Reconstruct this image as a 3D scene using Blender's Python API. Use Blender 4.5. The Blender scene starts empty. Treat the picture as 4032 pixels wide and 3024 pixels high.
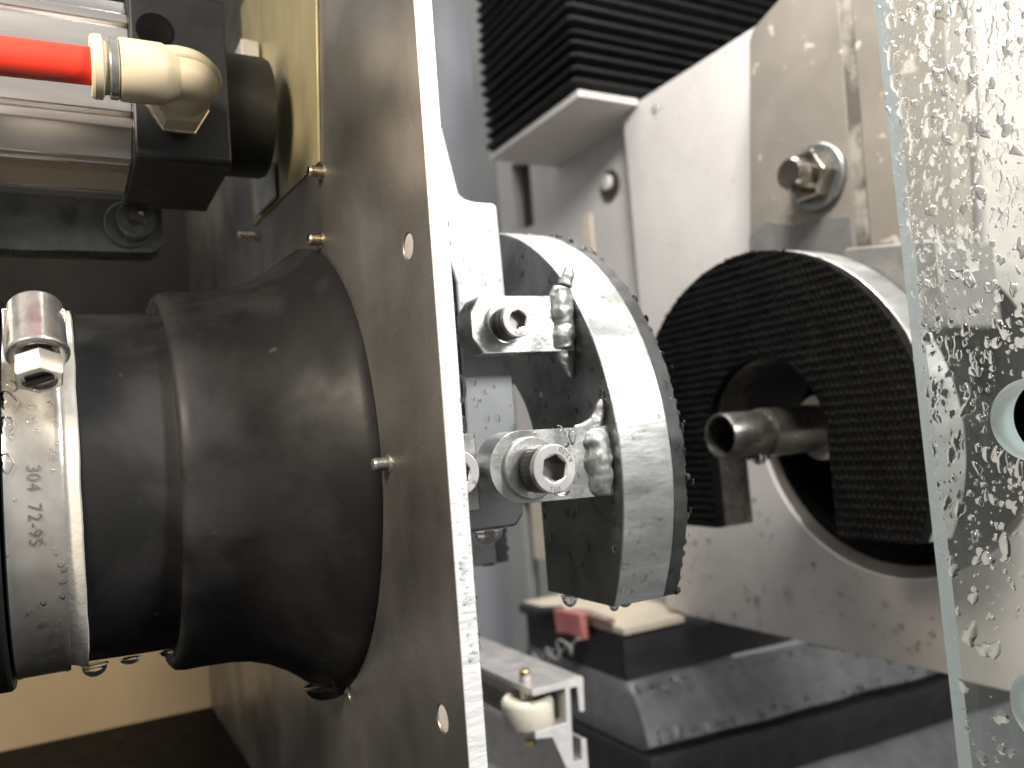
import bpy, bmesh, math, random
from mathutils import Vector, Matrix, noise
from math import sin, cos, pi, radians, sqrt, atan2

S = 0.01                       # millimetres -> Blender units (1 unit = 10 cm)
scene = bpy.context.scene
C = bpy.context.collection
random.seed(7)

# ------------------------------------------------------------------ camera
def camera():
    yaw, pitch, roll = radians(61.1), radians(3.77), radians(-4.43)
    f = Vector((cos(yaw)*cos(pitch), sin(yaw)*cos(pitch), sin(pitch)))
    r = Vector((sin(yaw), -cos(yaw), 0)); u = r.cross(f)
    r2 = r*cos(roll)+u*sin(roll); u2 = u*cos(roll)-r*sin(roll)
    cd = bpy.data.cameras.new('camera'); cam = bpy.data.objects.new('camera', cd); C.objects.link(cam)
    cam.matrix_world = Matrix((r2, u2, -f)).transposed().to_4x4()
    cd.sensor_width = 36; cd.lens = 36*3250/4032
    cd.clip_start = 0.02; cd.clip_end = 200
    cd.dof.use_dof = True; cd.dof.focus_distance = 2.12; cd.dof.aperture_fstop = 1.3
    scene.camera = cam
camera()

# ------------------------------------------------------------------ world and lamps
w = bpy.data.worlds.new('World'); scene.world = w; w.use_nodes = True
nt = w.node_tree; bg = nt.nodes['Background']
tc = nt.nodes.new('ShaderNodeTexCoord'); sp = nt.nodes.new('ShaderNodeSeparateXYZ')
rp = nt.nodes.new('ShaderNodeValToRGB'); mp = nt.nodes.new('ShaderNodeMapRange')
nt.links.new(tc.outputs['Generated'], sp.inputs[0]); nt.links.new(sp.outputs['Z'], mp.inputs['Value'])
mp.inputs['From Min'].default_value = -1; mp.inputs['From Max'].default_value = 1
nt.links.new(mp.outputs[0], rp.inputs[0]); nt.links.new(rp.outputs[0], bg.inputs['Color'])
rp.color_ramp.elements[0].color = (.10, .10, .095, 1); rp.color_ramp.elements[1].color = (.95, .95, .94, 1)
bg.inputs['Strength'].default_value = 0.54

def area(name, loc, target, size, power, col):
    d = bpy.data.lights.new(name, 'AREA'); d.shape = 'RECTANGLE'; d.size = size[0]*S; d.size_y = size[1]*S
    d.energy = power; d.color = col
    o = bpy.data.objects.new(name, d); C.objects.link(o)
    o.location = Vector(loc)*S
    o.rotation_euler = (Vector(target)-Vector(loc)).to_track_quat('-Z', 'Y').to_euler()
    return o
area('key_lamp', (405, -330, 330), (150, 220, 0), (150, 160), 540, (1, .99, .97))
area('top_lamp', (330, 360, 640), (330, 380, 0), (420, 300), 360, (1, .975, .95))
area('panel_fill_lamp', (165, 115, 390), (395, 560, -20), (110, 110), 350, (1, .97, .94))  # added fill to brighten the far panel, not a lamp of the machine
area('warm_lamp', (-190, 60, 190), (30, 460, -110), (120, 90), 190, (1, .86, .68))
scene.view_settings.view_transform = 'Standard'; scene.view_settings.look = 'None'
scene.view_settings.exposure = 0; scene.view_settings.gamma = 1

# ------------------------------------------------------------------ materials
MATS = {}
def M(name, col, rough=.5, metal=0., col2=None, scale=3., detail=5., bump=0., bscale=None, rvar=.1,
      stretch=(1, 1, 1), spec=.5, contrast=(.35, .65), aniso=0., coat=0., spots=None):
    m = bpy.data.materials.new(name); m.use_nodes = True; n = m.node_tree.nodes; L = m.node_tree.links
    b = n['Principled BSDF']
    tc = n.new('ShaderNodeTexCoord'); mp = n.new('ShaderNodeMapping'); mp.inputs['Scale'].default_value = stretch
    L.new(tc.outputs['Object'], mp.inputs[0])
    nz = n.new('ShaderNodeTexNoise'); nz.inputs['Scale'].default_value = scale; nz.inputs['Detail'].default_value = detail
    nz.inputs['Roughness'].default_value = .62; nz.inputs['Distortion'].default_value = .4
    L.new(mp.outputs[0], nz.inputs['Vector'])
    rm = n.new('ShaderNodeMapRange'); rm.inputs['From Min'].default_value = contrast[0]; rm.inputs['From Max'].default_value = contrast[1]
    L.new(nz.outputs['Fac'], rm.inputs['Value'])
    mx = n.new('ShaderNodeMix'); mx.data_type = 'RGBA'
    mx.inputs['A'].default_value = (*col, 1); mx.inputs['B'].default_value = (*(col2 or [c*.78 for c in col]), 1)
    L.new(rm.outputs[0], mx.inputs['Factor'])
    out = mx.outputs['Result']
    if spots:                       # small specks of dirt or dried drops: (scale, threshold, colour)
        vo = n.new('ShaderNodeTexNoise'); vo.inputs['Scale'].default_value = spots[0]; vo.inputs['Detail'].default_value = 2
        L.new(tc.outputs['Object'], vo.inputs['Vector'])
        sr = n.new('ShaderNodeMapRange'); sr.inputs['From Min'].default_value = spots[1]; sr.inputs['From Max'].default_value = spots[1]+.05
        L.new(vo.outputs['Fac'], sr.inputs['Value'])
        m2 = n.new('ShaderNodeMix'); m2.data_type = 'RGBA'; m2.inputs['B'].default_value = (*spots[2], 1)
        L.new(out, m2.inputs['A']); L.new(sr.outputs[0], m2.inputs['Factor']); out = m2.outputs['Result']
    L.new(out, b.inputs['Base Color'])
    b.inputs['Metallic'].default_value = metal
    b.inputs['Specular IOR Level'].default_value = spec
    b.inputs['Coat Weight'].default_value = coat; b.inputs['Coat Roughness'].default_value = .06
    n2 = n.new('ShaderNodeTexNoise'); n2.inputs['Scale'].default_value = scale*1.7; n2.inputs['Detail'].default_value = 4
    L.new(mp.outputs[0], n2.inputs['Vector'])
    rr = n.new('ShaderNodeMapRange'); rr.inputs['From Min'].default_value = .3; rr.inputs['From Max'].default_value = .7
    rr.inputs['To Min'].default_value = max(.02, rough-rvar); rr.inputs['To Max'].default_value = min(1, rough+rvar)
    L.new(n2.outputs['Fac'], rr.inputs['Value']); L.new(rr.outputs[0], b.inputs['Roughness'])
    if bump:
        n3 = n.new('ShaderNodeTexNoise'); n3.inputs['Scale'].default_value = bscale or scale*8; n3.inputs['Detail'].default_value = 4
        L.new(mp.outputs[0], n3.inputs['Vector'])
        bu = n.new('ShaderNodeBump'); bu.inputs['Strength'].default_value = bump; bu.inputs['Distance'].default_value = .004
        L.new(n3.outputs['Fac'], bu.inputs['Height']); L.new(bu.outputs[0], b.inputs['Normal'])
    MATS[name] = m
    return m

M('brown_steel', (.47, .452, .425), .40, .92, (.23, .22, .207), 1.15, detail=9, bump=.14, bscale=150, rvar=.1, contrast=(.38, .62), spots=(110, .67, (.62, .58, .52)))
M('sawn_edge', (.84, .85, .86), .5, .25, (.72, .73, .75), 14, bump=.55, bscale=55, stretch=(.35, .35, 1.3), rvar=.1)
M('galv_steel', (.66, .67, .65), .34, .9, (.47, .48, .46), 6, bump=.22, bscale=60, rvar=.13, spots=(40, .68, (.3, .29, .26)))
M('rim_steel', (.70, .71, .70), .38, .85, (.44, .45, .43), 4.5, bump=.3, bscale=34, rvar=.12, stretch=(.5, 1, 1.6), spots=(30, .7, (.36, .34, .3)))
M('dark_steel', (.36, .37, .36), .32, .75, (.17, .175, .17), 5, bump=.2, bscale=40, rvar=.12)
M('weld_steel', (.52, .52, .50), .46, .8, (.24, .24, .23), 16, bump=.7, bscale=40, rvar=.16, stretch=(1.4, 1, .6))
M('stainless', (.84, .82, .80), .26, .9, (.55, .53, .51), 9, bump=.06, rvar=.08)
M('bolt_steel', (.84, .80, .78), .28, .55, (.66, .63, .61), 9, bump=.06, rvar=.08)
M('socket_steel', (.40, .37, .355), .3, .8, (.28, .26, .25), 9)
M('chrome_dark', (.50, .46, .40), .14, 1., (.34, .31, .27), 8, rvar=.06)
M('stainless_knurl', (.15, .145, .14), .36, .9, (.09, .088, .085), 9)
M('bright_band', (.86, .83, .78), .22, .8, (.60, .57, .52), 5, bump=.22, bscale=9, rvar=.09)
M('engraved', (.14, .13, .12), .6, .3)
M('black_rubber', (.006, .006, .006), .68, 0, (.011, .011, .0108), 7, bump=.15, rvar=.12, spec=.03)
M('boot_rubber', (.0085, .009, .0098), .6, 0, (.028, .0268, .028), 2.4, detail=10, bump=.2, bscale=16, rvar=.18, spec=.26, contrast=(.44, .6), spots=(16, .72, (.05, .048, .047)))
M('rubber_edge', (.036, .037, .037), .4, 0, (.05, .05, .05), 9, bump=.4, bscale=22, rvar=.12)
M('bellows_fabric', (.016, .016, .017), .5, 0, (.026, .026, .027), 8, bump=.12, spec=.38)
M('lit_wet_bellows', (.095, .095, .098), .33, 0, (.14, .14, .144), 6, bump=.1, bscale=14, rvar=.1, spec=.55)  # paler copy of bellows_fabric, light from above put into up-facing wet folds
M('white_paint', (.66, .625, .59), .42, 0, (.59, .555, .525), 2.2, bump=.05, rvar=.1, spots=(24, .69, (.42, .39, .37)))
M('cream_paint_and_reflection', (.74, .66, .52), .4, 0, (.66, .58, .45), 2.5, bump=.05)  # shelf and strip paint; on the wall sections a reflection put into colour
M('wall_blue', (.40, .41, .44), .5, 0, (.35, .36, .385), 1.2)
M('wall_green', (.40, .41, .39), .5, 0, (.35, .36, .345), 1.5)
M('slot_dark', (.05, .043, .038), .6, 0)
M('taupe_paint', (.27, .242, .205), .4, .1, (.215, .192, .163), 2.6, bump=.1, bscale=20, spots=(9, .66, (.50, .45, .39)))
M('rim_taupe', (.33, .295, .265), .45, 0, (.24, .21, .185), 4, bump=.1)
M('shroud_grey', (.085, .082, .088), .5, .2)
M('sealant', (.10, .09, .075), .6, 0, (.30, .275, .235), 5, bump=.3, contrast=(.45, .6))
M('wet_grey', (.22, .215, .20), .32, .2, (.16, .157, .15), 6, bump=.3, bscale=30)
M('tan_wall', (.60, .47, .30), .45, 0, (.54, .42, .265), 1.5, bump=.05, spots=(14, .72, (.36, .26, .15)))
M('dark_wall', (.020, .021, .021), .6, 0, (.014, .014, .014), 2, spec=.2)
M('tray_black', (.003, .003, .003), .5, 0, (.006, .006, .006), 6, bump=.5, bscale=9, rvar=.06, spec=.06)
M('black_plastic', (.014, .015, .016), .42, 0, (.02, .021, .022), 12, bump=.15, bscale=90, spec=.4)
M('anod_black', (.030, .034, .037), .46, .2, (.024, .027, .03), 8, bump=.08, bscale=120)
M('alu_extrusion', (.80, .76, .72), .3, 1., (.70, .66, .62), 5, stretch=(.12, 1, 1), bump=.1, bscale=60, rvar=.06)
M('alu_dark', (.42, .36, .30), .3, 1., (.30, .26, .22), 5, stretch=(.12, 1, 1), rvar=.06)
M('fitting_cream', (.72, .62, .43), .42, 0, (.68, .58, .40), 5, bump=.06)
M('red_tube', (.80, .055, .030), .3, 0, (.74, .045, .025), 3)
M('brass_nickel', (.76, .70, .58), .25, 1., (.55, .48, .36), 20)
M('yellow_zinc', (.58, .52, .30), .42, .5, (.44, .37, .23), 2.6, bump=.12, bscale=20, rvar=.1, stretch=(1, 1.6, .6))
M('zinc_white', (.72, .69, .66), .4, .15, (.5, .48, .45), 6)  # zinc parts; also the painted reflection strip and bright hole fill
M('white_felt', (.70, .67, .60), .8, 0, (.58, .55, .48), 14, bump=.5, bscale=60, spec=.2)
M('pale_bar', (.40, .41, .42), .36, .15, (.33, .34, .35), 3, bump=.1, bscale=24, rvar=.08, coat=.3)
M('alu_profile', (.62, .60, .585), .42, .75, (.52, .50, .485), 8, bump=.12, bscale=70)
M('alu_cut', (.80, .78, .77), .5, .35, (.68, .66, .65), 16, bump=.2, bscale=70)
M('nylon', (.80, .75, .62), .38, 0, (.76, .71, .58), 4, spec=.45)
M('brass', (.80, .62, .30), .25, 1., (.7, .52, .24), 12)
M('red_plastic', (.56, .20, .185), .55, 0, (.46, .15, .14), 8)
M('red_brown', (.30, .13, .10), .5, 0, (.40, .33, .28), 14)
M('clear_cord', (.45, .45, .44), .25, 0, (.32, .32, .31), 10)
M('spindle_white', (.80, .75, .72), .4, .1)
M('tube_steel', (.24, .23, .205), .32, .85, (.13, .122, .11), 9, bump=.15, spots=(30, .68, (.5, .48, .44)))
M('glass_edge', (.93, .97, .965), .5, 0, (.62, .85, .82), 5, detail=8, bump=.5, bscale=30, spec=.6, stretch=(1, 1, .35))

def water_mat(name, ior, col=(1, 1, 1), rough=0.):
    m = bpy.data.materials.new(name); m.use_nodes = True; n = m.node_tree.nodes; b = n['Principled BSDF']
    b.inputs['Base Color'].default_value = (*col, 1); b.inputs['Roughness'].default_value = rough
    b.inputs['Transmission Weight'].default_value = 1; b.inputs['IOR'].default_value = ior
    MATS[name] = m; return m
water_mat('water', 1.33)
def film_mat():                # thin beads lying on opaque things: clear, with a mirror gloss that grows towards grazing
    m = bpy.data.materials.new('water_film'); m.use_nodes = True; n = m.node_tree.nodes; L = m.node_tree.links
    n.remove(n['Principled BSDF'])
    fr = n.new('ShaderNodeFresnel'); fr.inputs['IOR'].default_value = 1.4
    tr = n.new('ShaderNodeBsdfTransparent'); tr.inputs['Color'].default_value = (.93, .935, .935, 1)
    gl = n.new('ShaderNodeBsdfGlossy'); gl.inputs['Roughness'].default_value = .03
    mx = n.new('ShaderNodeMixShader')
    L.new(fr.outputs[0], mx.inputs[0]); L.new(tr.outputs[0], mx.inputs[1]); L.new(gl.outputs[0], mx.inputs[2])
    L.new(mx.outputs[0], n['Material Output'].inputs[0]); MATS['water_film'] = m
film_mat()
water_mat('glass', 1.5, (.93, .965, .955), .01)
def reflection_veil():                  # grey veil of reflections on the wet sheet, put in as pale scattering
    m = MATS['glass']; n = m.node_tree.nodes; L = m.node_tree.links; b = n['Principled BSDF']
    d = n.new('ShaderNodeBsdfDiffuse'); d.inputs['Color'].default_value = (.80, .84, .82, 1)
    tr = n.new('ShaderNodeBsdfTranslucent'); tr.inputs['Color'].default_value = (.80, .84, .82, 1)
    tc = n.new('ShaderNodeTexCoord'); nz = n.new('ShaderNodeTexNoise'); nz.inputs['Scale'].default_value = 6; nz.inputs['Detail'].default_value = 6
    rm = n.new('ShaderNodeMapRange'); rm.inputs['From Min'].default_value = .3; rm.inputs['From Max'].default_value = .7
    rm.inputs['To Min'].default_value = .025; rm.inputs['To Max'].default_value = .085
    a = n.new('ShaderNodeMixShader'); a.inputs[0].default_value = .5; c = n.new('ShaderNodeMixShader')
    L.new(tc.outputs['Object'], nz.inputs['Vector']); L.new(nz.outputs['Fac'], rm.inputs['Value'])
    L.new(d.outputs[0], a.inputs[1]); L.new(tr.outputs[0], a.inputs[2])
    L.new(rm.outputs[0], c.inputs[0]); L.new(b.outputs[0], c.inputs[1]); L.new(a.outputs[0], c.inputs[2])
    L.new(c.outputs[0], n['Material Output'].inputs[0])
reflection_veil()
def edge_mat():                # ground glass edge: scatters the light that falls on it from outside
    m = MATS['glass_edge']; n = m.node_tree.nodes; L = m.node_tree.links; b = n['Principled BSDF']
    tr = n.new('ShaderNodeBsdfTranslucent'); tr.inputs['Color'].default_value = (.95, 1, .99, 1)
    mx = n.new('ShaderNodeMixShader'); mx.inputs[0].default_value = .75
    L.new(b.outputs[0], mx.inputs[1]); L.new(tr.outputs[0], mx.inputs[2])
    L.new(mx.outputs[0], n['Material Output'].inputs[0])
edge_mat()

# ------------------------------------------------------------------ mesh helpers (all in mm)
def BM(): return bmesh.new()

def link(name, bm, mat, parent=None, bevel=0, segs=2, sharp=35, smooth=True, kind=None, origin=None):
    bmesh.ops.recalc_face_normals(bm, faces=bm.faces[:])
    o0 = Vector(origin) if origin is not None else None
    for v in bm.verts:
        if o0 is not None: v.co = v.co - o0
        v.co = v.co*S
    me = bpy.data.meshes.new(name); bm.to_mesh(me); bm.free()
    for mm in (mat if isinstance(mat, (list, tuple)) else [mat]): me.materials.append(MATS[mm])
    if smooth:
        for p in me.polygons: p.use_smooth = True
        me.set_sharp_from_angle(angle=radians(sharp))
    o = bpy.data.objects.new(name, me); C.objects.link(o)
    if o0 is not None: o.location = o0*S
    if bevel:
        md = o.modifiers.new('bevel', 'BEVEL'); md.width = bevel*S; md.segments = segs; md.limit_method = 'ANGLE'; md.angle_limit = radians(38)
        md.harden_normals = False
    if parent is not None: adopt(o, parent)
    if kind: o['kind'] = kind
    return o

WORLD = {}
def wloc(o):
    v = Vector(o.location)
    if o.parent is not None: v = v + o.matrix_parent_inverse.translation + wloc(o.parent)
    return v
def adopt(o, parent):
    o.parent = parent; o.matrix_parent_inverse = Matrix.Translation(-wloc(parent))

def thing(name, label, cat, loc, group=None):
    o = bpy.data.objects.new(name, None); C.objects.link(o); o.location = Vector(loc)*S
    o.empty_display_size = .1
    return tag(o, label, cat, group)
def tag(o, label, cat, group=None):
    o['label'] = label; o['category'] = cat
    if group: o['group'] = group
    return o

AX = {'X': lambda a, b, d: (d, a, b), 'Y': lambda a, b, d: (a, d, b), 'Z': lambda a, b, d: (a, b, d)}
def prism(bm, axis, outer, d0, d1, holes=(), mi=0, end_mi=None, side_mi=None):
    f = AX[axis]; loops = [outer]+list(holes)
    caps = []
    for d in (d0, d1):
        ed = []; rings = []
        for lp in loops:
            vs = [bm.verts.new(f(a, b, d)) for a, b in lp]
            for i in range(len(vs)): ed.append(bm.edges.new((vs[i], vs[(i+1) % len(vs)])))
            rings.append(vs)
        if len(loops) == 1 and len(outer) <= 4:
            fs = [bm.faces.new(rings[0])]
        else:
            r = bmesh.ops.triangle_fill(bm, edges=ed, use_beauty=True); fs = [g for g in r['geom'] if isinstance(g, bmesh.types.BMFace)]
        for x in fs: x.material_index = mi
        caps.append(rings)
    for k, (ra, rb) in enumerate(zip(*caps)):
        n = len(ra)
        for i in range(n):
            q = bm.faces.new((ra[i], ra[(i+1) % n], rb[(i+1) % n], rb[i]))
            q.material_index = (side_mi(k, ra[i].co, ra[(i+1) % n].co) if side_mi else mi)

def box(bm, x0, x1, y0, y1, z0, z1, mi=0):
    prism(bm, 'Z', [(x0, y0), (x1, y0), (x1, y1), (x0, y1)], z0, z1, mi=mi)

def frame(axis):
    a = Vector(axis).normalized()
    t = Vector((0, 0, 1)) if abs(a.z) < .9 else Vector((1, 0, 0))
    u = t.cross(a).normalized(); v = a.cross(u)
    return a, u, v
def lathe(bm, base, axis, prof, seg=48, cap0=True, cap1=True, mi=0, rfun=None):
    a, u, v = frame(axis); base = Vector(base); prev = None; first = None
    for k, (h, r) in enumerate(prof):
        ring = []
        for i in range(seg):
            t = 2*pi*i/seg; rr = rfun(k, t, r) if rfun else r
            ring.append(bm.verts.new(base+a*h+u*(rr*cos(t))+v*(rr*sin(t))))
        if prev:
            for i in range(seg):
                q = bm.faces.new((prev[i], prev[(i+1) % seg], ring[(i+1) % seg], ring[i])); q.material_index = mi
        else: first = ring
        prev = ring
    if cap0: bm.faces.new(list(reversed(first))).material_index = mi
    if cap1: bm.faces.new(prev).material_index = mi
def tube(bm, pts, r, seg=10, mi=0, cap=True, rs=None):
    pts = [Vector(p) for p in pts]; prev = None; up = None
    for k, p in enumerate(pts):
        d = (pts[min(k+1, len(pts)-1)]-pts[max(k-1, 0)]).normalized()
        if up is None: a, u, v = frame(d)
        else:
            u = (up-d*up.dot(d)).normalized(); v = d.cross(u)
        up = u; rr = rs[k] if rs else r
        ring = [bm.verts.new(p+u*(rr*cos(2*pi*i/seg))+v*(rr*sin(2*pi*i/seg))) for i in range(seg)]
        if prev:
            for i in range(seg): bm.faces.new((prev[i], prev[(i+1) % seg], ring[(i+1) % seg], ring[i])).material_index = mi
        elif cap: bm.faces.new(list(reversed(ring))).material_index = mi
        prev = ring
    if cap: bm.faces.new(prev).material_index = mi
def blob(bm, c, rad, rough=.12, sub=2, seed=0, freq=.3):
    r = bmesh.ops.create_icosphere(bm, subdivisions=sub, radius=1)
    c = Vector(c)
    for v in r['verts']:
        p = Vector((v.co.x*rad[0], v.co.y*rad[1], v.co.z*rad[2]))
        k = 1+rough*noise.noise((p+c+Vector((seed*7.3, 0, 0)))*freq)
        v.co = c+p*k
def drop(bm, p, n, r, h, seg=12, stretch=1., wob=.0, rings=3, down=None, lean=0):
    """a bead of water: an irregular low dome standing on the surface point p with normal n"""
    p = Vector(p); n = Vector(n).normalized()
    dn = Vector(down) if down else Vector((0, 0, -1))
    v = dn-n*dn.dot(n)
    v = v.normalized() if v.length > 1e-3 else frame(n)[1]
    u = n.cross(v); ph = [random.uniform(0, 6.28) for _ in range(3)]
    def out(t):
        k = 1+wob*(.5*sin(2*t+ph[0])+.35*sin(3*t+ph[1])+.25*sin(5*t+ph[2]))
        return k
    prev = None
    for j in range(rings):
        a = j/rings*pi/2
        s, hh = cos(a), h*sin(a)
        ring = []
        for i in range(seg):
            t = 2*pi*i/seg; k = r*s*out(t)
            ring.append(bm.verts.new(p+u*(k*cos(t))+v*(k*sin(t)*stretch+lean*hh)+n*(hh+.02)))
        if prev:
            for i in range(seg): bm.faces.new((prev[i], prev[(i+1) % seg], ring[(i+1) % seg], ring[i]))
        prev = ring
    top = bm.verts.new(p+v*(lean*h)+n*(h+.02))
    for i in range(seg): bm.faces.new((prev[i], prev[(i+1) % seg], top))
def spline(pts, n=6):
    P = [Vector(p) for p in pts]; P = [2*P[0]-P[1]]+P+[2*P[-1]-P[-2]]; out = []
    for i in range(1, len(P)-2):
        a, b, c, d = P[i-1:i+3]
        for k in range(n):
            t = k/n; out.append(.5*((2*b)+(c-a)*t+(2*a-5*b+4*c-d)*t*t+(3*b-a-3*c+d)*t**3))
    return out+[P[-2]]
def arc(cx, cy, r, a0, a1, n): return [(cx+r*cos(radians(a0+(a1-a0)*i/n)), cy+r*sin(radians(a0+(a1-a0)*i/n))) for i in range(n+1)]
def circle(cx, cy, r, n=40): return arc(cx, cy, r, 0, 360-360/n, n-1)

def glyphs(text, size):
    """outline meshes of each character: list of (verts, faces, advance)"""
    out = []
    dg = bpy.context.evaluated_depsgraph_get
    for ch in text:
        if ch == ' ': out.append((None, None, size*.36)); continue
        cu = bpy.data.curves.new('glyph', 'FONT'); cu.body = ch; cu.size = size; cu.resolution_u = 3
        ob = bpy.data.objects.new('glyph', cu); C.objects.link(ob); bpy.context.view_layer.update()
        me = bpy.data.meshes.new_from_object(ob.evaluated_get(dg()))
        vs = [v.co.copy() for v in me.vertices]; fs = [tuple(p.vertices) for p in me.polygons]
        wd = max(v.x for v in vs) if vs else 0
        out.append((vs, fs, wd+size*.10))
        bpy.data.objects.remove(ob); bpy.data.curves.remove(cu); bpy.data.meshes.remove(me)
    return out
def lettering(parent, text, size, fmap, spacing=1.):
    u = 0
    for vs, fs, adv in glyphs(text, size):
        if vs:
            bm = BM(); nv = [bm.verts.new(fmap(u+v.x, v.y)) for v in vs]
            for f in fs: bm.faces.new([nv[i] for i in f])
            link('letter', bm, 'engraved', parent, smooth=False)
        u += adv*spacing
    return u

# ------------------------------------------------------------------ setting: walls and tray
bm = BM(); box(bm, -40, 74.4, 540, 546, -175, -35); ob = link('back_wall', bm, 'tan_wall', kind='structure', smooth=False)
bm = BM(); box(bm, -60, 74.4, 541, 548, -34.6, 420); link('upper_wall', bm, 'dark_wall', kind='structure', smooth=False)
bm = BM(); box(bm, -220, 74.3, 120, 540, -158, -147)
link('wet_tray', bm, 'tray_black', kind='structure', smooth=False)
bm = BM(); box(bm, 79.5, 640, 900, 910, -420, 700); link('rear_wall', bm, 'wall_blue', kind='structure', smooth=False)

# ------------------------------------------------------------------ mounting plate with its sawn bright edge
AY, AZ = 287., -11.
plate = thing('mounting_plate', 'tall brown stained steel plate standing on edge with a bright bare sawn edge', 'steel plate', (77, 300, -150))
bm = BM()
holes = [circle(181.3, 47.7, 3.1, 24), circle(180.5, -62.8, 3.1, 24), circle(251.5, -73.6, 2.2, 20), circle(283.4, -3, 60, 64)]
def side(k, a, b): return 1 if (k == 0 and abs(a.y-167.4) < .1 and abs(b.y-167.4) < .1) else 0
outer = [(167.4, -178+i*4) for i in range(128)]
outer = [(167.4+.22*noise.noise(Vector((z*.35, 0, 3)))*0, z) for y, z in outer]
prism(bm, 'X', outer+[(545, 330), (545, -178)], 74.6, 79.2, holes, side_mi=side)
pb = link('plate_body', bm, ['brown_steel', 'sawn_edge'], plate, bevel=.35)
def stud(y, z, r, l, mat='stainless'):
    bm = BM(); prof = [(0, r*1.35), (.5, r*1.3), (.6, r)]
    n = int(l/.45)
    for i in range(n): prof += [(.7+i*.45, r*.84), (.7+i*.45+.22, r)]
    prof += [(l+.9, r*.9), (l+1.1, r*.7)]
    lathe(bm, (74.7, y, z), (-1, 0, 0), prof, 20); link('threaded_stud', bm, mat, plate, sharp=60)
stud(246.2, 86.8, 2.0, 3.6, 'brass_nickel'); stud(344.1, 91.7, 1.6, 6.5, 'brass_nickel'); stud(252.1, 67., 2.0, 3.2, 'brass_nickel'); stud(204.6, -4., 1.8, 3.4)
for (y, z, r) in ((181.3, 47.7, 3.05), (180.5, -62.8, 3.05)):
    bm = BM(); lathe(bm, (77.6, y, z), (-1, 0, 0), [(0, r), (2.6, r), (2.75, r*.8), (2.65, r*.3)], 20)  # pale disc added to fill the hole, in place of brightness behind it
    link('bright_hole_fill', bm, 'zinc_white', plate)

# ------------------------------------------------------------------ rubber boot, white ring, hose clamp, spindle flange
BZ = -4.
prof = [(-13, 49.5), (-12.5, 51), (3, 51.6), (14, 51.9), (23, 52.1), (26.4, 52.0), (27.6, 52.3), (27.6, 54.2), (26.9, 55.4), (26.8, 57.0), (28.0, 58.4), (30.5, 58.9), (36, 58.9), (44, 59.3), (50, 60.3), (56, 62.3), (62, 65.6), (67, 69.3), (71, 72.6), (73, 73.9), (74.4, 74.0), (74.4, 60)]
bm = BM(); lathe(bm, (0, AY-3, BZ), (1, 0, 0), prof, 128)
for v in bm.verts:
    d = v.co-Vector((v.co.x, AY-3, BZ)); k = 1+.006*noise.noise(v.co*.03)+.0025*noise.noise(v.co*.11); v.co = Vector((v.co.x, AY-3, BZ))+d*k
boot = link('rubber_boot', bm, 'boot_rubber', sharp=70)
tag(boot, 'big black rubber boot sleeve flaring out against the brown steel plate', 'rubber boot')
bm = BM(); lathe(bm, (0, AY-3, BZ), (1, 0, 0), [(-3, 49), (-2.5, 50.9), (1.2, 52.1), (2.6, 52.8), (3.9, 52.6), (4.3, 51.5), (4.3, 49)], 96)
for v in bm.verts:
    if v.co.x > 0: v.co.x += .9*max(0, -(v.co.z-BZ)/52)+.25*noise.noise(v.co*.12)
ring = link('felt_ring', bm, 'white_felt', sharp=60)
tag(ring, 'off white ring between the hose clamp band and the black rubber boot', 'ring')
clampT = thing('hose_clamp', 'shiny stainless worm drive hose clamp engraved 304 72-95', 'hose clamp', (-6, AY-3-52, BZ))
bm = BM(); lathe(bm, (0, AY-3, BZ), (1, 0, 0), [(-12.6, 51), (-12.5, 53.0), (-12.1, 53.35), (-11.2, 53.1), (-1.2, 53.1), (-.3, 53.35), (.6, 53.0), (.7, 51)], 128)
for v in bm.verts:
    d = v.co-Vector((v.co.x, AY-3, BZ)); k = 1+.004*noise.noise(v.co*.07); v.co = Vector((v.co.x, AY-3, BZ))+d*k
link('band', bm, 'bright_band', clampT, sharp=50)
R = 53.5
def band_text(t, z0, size):                    # runs down the front of the band, letter tops to the right
    def f(u, v):
        a = (u-z0+BZ)/R
        return (-7.2+v, AY-3-R*cos(a), BZ-R*sin(a))
    lettering(clampT, t, size, f)
band_text('304', 2.8, 4.1); band_text('72-95', -6.6, 4.1)
# worm housing: tangential barrel above the middle of the band
ht = Vector((-4.2, 236.0, 43.0)); hb = Vector((-3.8, 228.0, 28.6)); hd = (hb-ht).normalized()
bm = BM(); ln = (hb-ht).length
lathe(bm, ht, hd, [(0, 4.4), (.5, 5.6), (1.6, 6.2), (ln-2.0, 6.5), (ln-1.1, 7.0), (ln-.2, 7.0), (ln, 6.4), (ln, 4.8), (ln-3, 4.6)], 40)
box(bm, -11.2, 2.4, 232, 242, 29.5, 41)
link('worm_housing', bm, 'stainless', clampT, bevel=.3, sharp=40)
bm = BM(); lathe(bm, hb-hd*2, hd, [(0, 3.3), (3.4, 3.4), (3.6, 5.2), (8.6, 5.3), (9.3, 4.9), (9.3, 3.9), (8.4, 3.6)], 36, rfun=lambda k, t, r: r*(1.0 if k < 2 or k > 4 else 1/cos(((t+pi/6) % (pi/3))-pi/6)*.93))
link('worm_screw', bm, 'stainless', clampT, sharp=30)
a_, u_, v_ = frame(hd)
bm = BM(); q = hb+hd*6.7
for s1 in (-1, 1):
    pass
bmesh.ops.create_cube(bm, size=1, matrix=Matrix.Translation(q+hd*.45)@Matrix((u_, v_, hd)).transposed().to_4x4()@Matrix.Rotation(.5, 4, 'Z')@Matrix.Diagonal((6.4, 1.3, 1.0, 1)))
link('screw_slot', bm, 'slot_dark', clampT, smooth=False)
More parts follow.
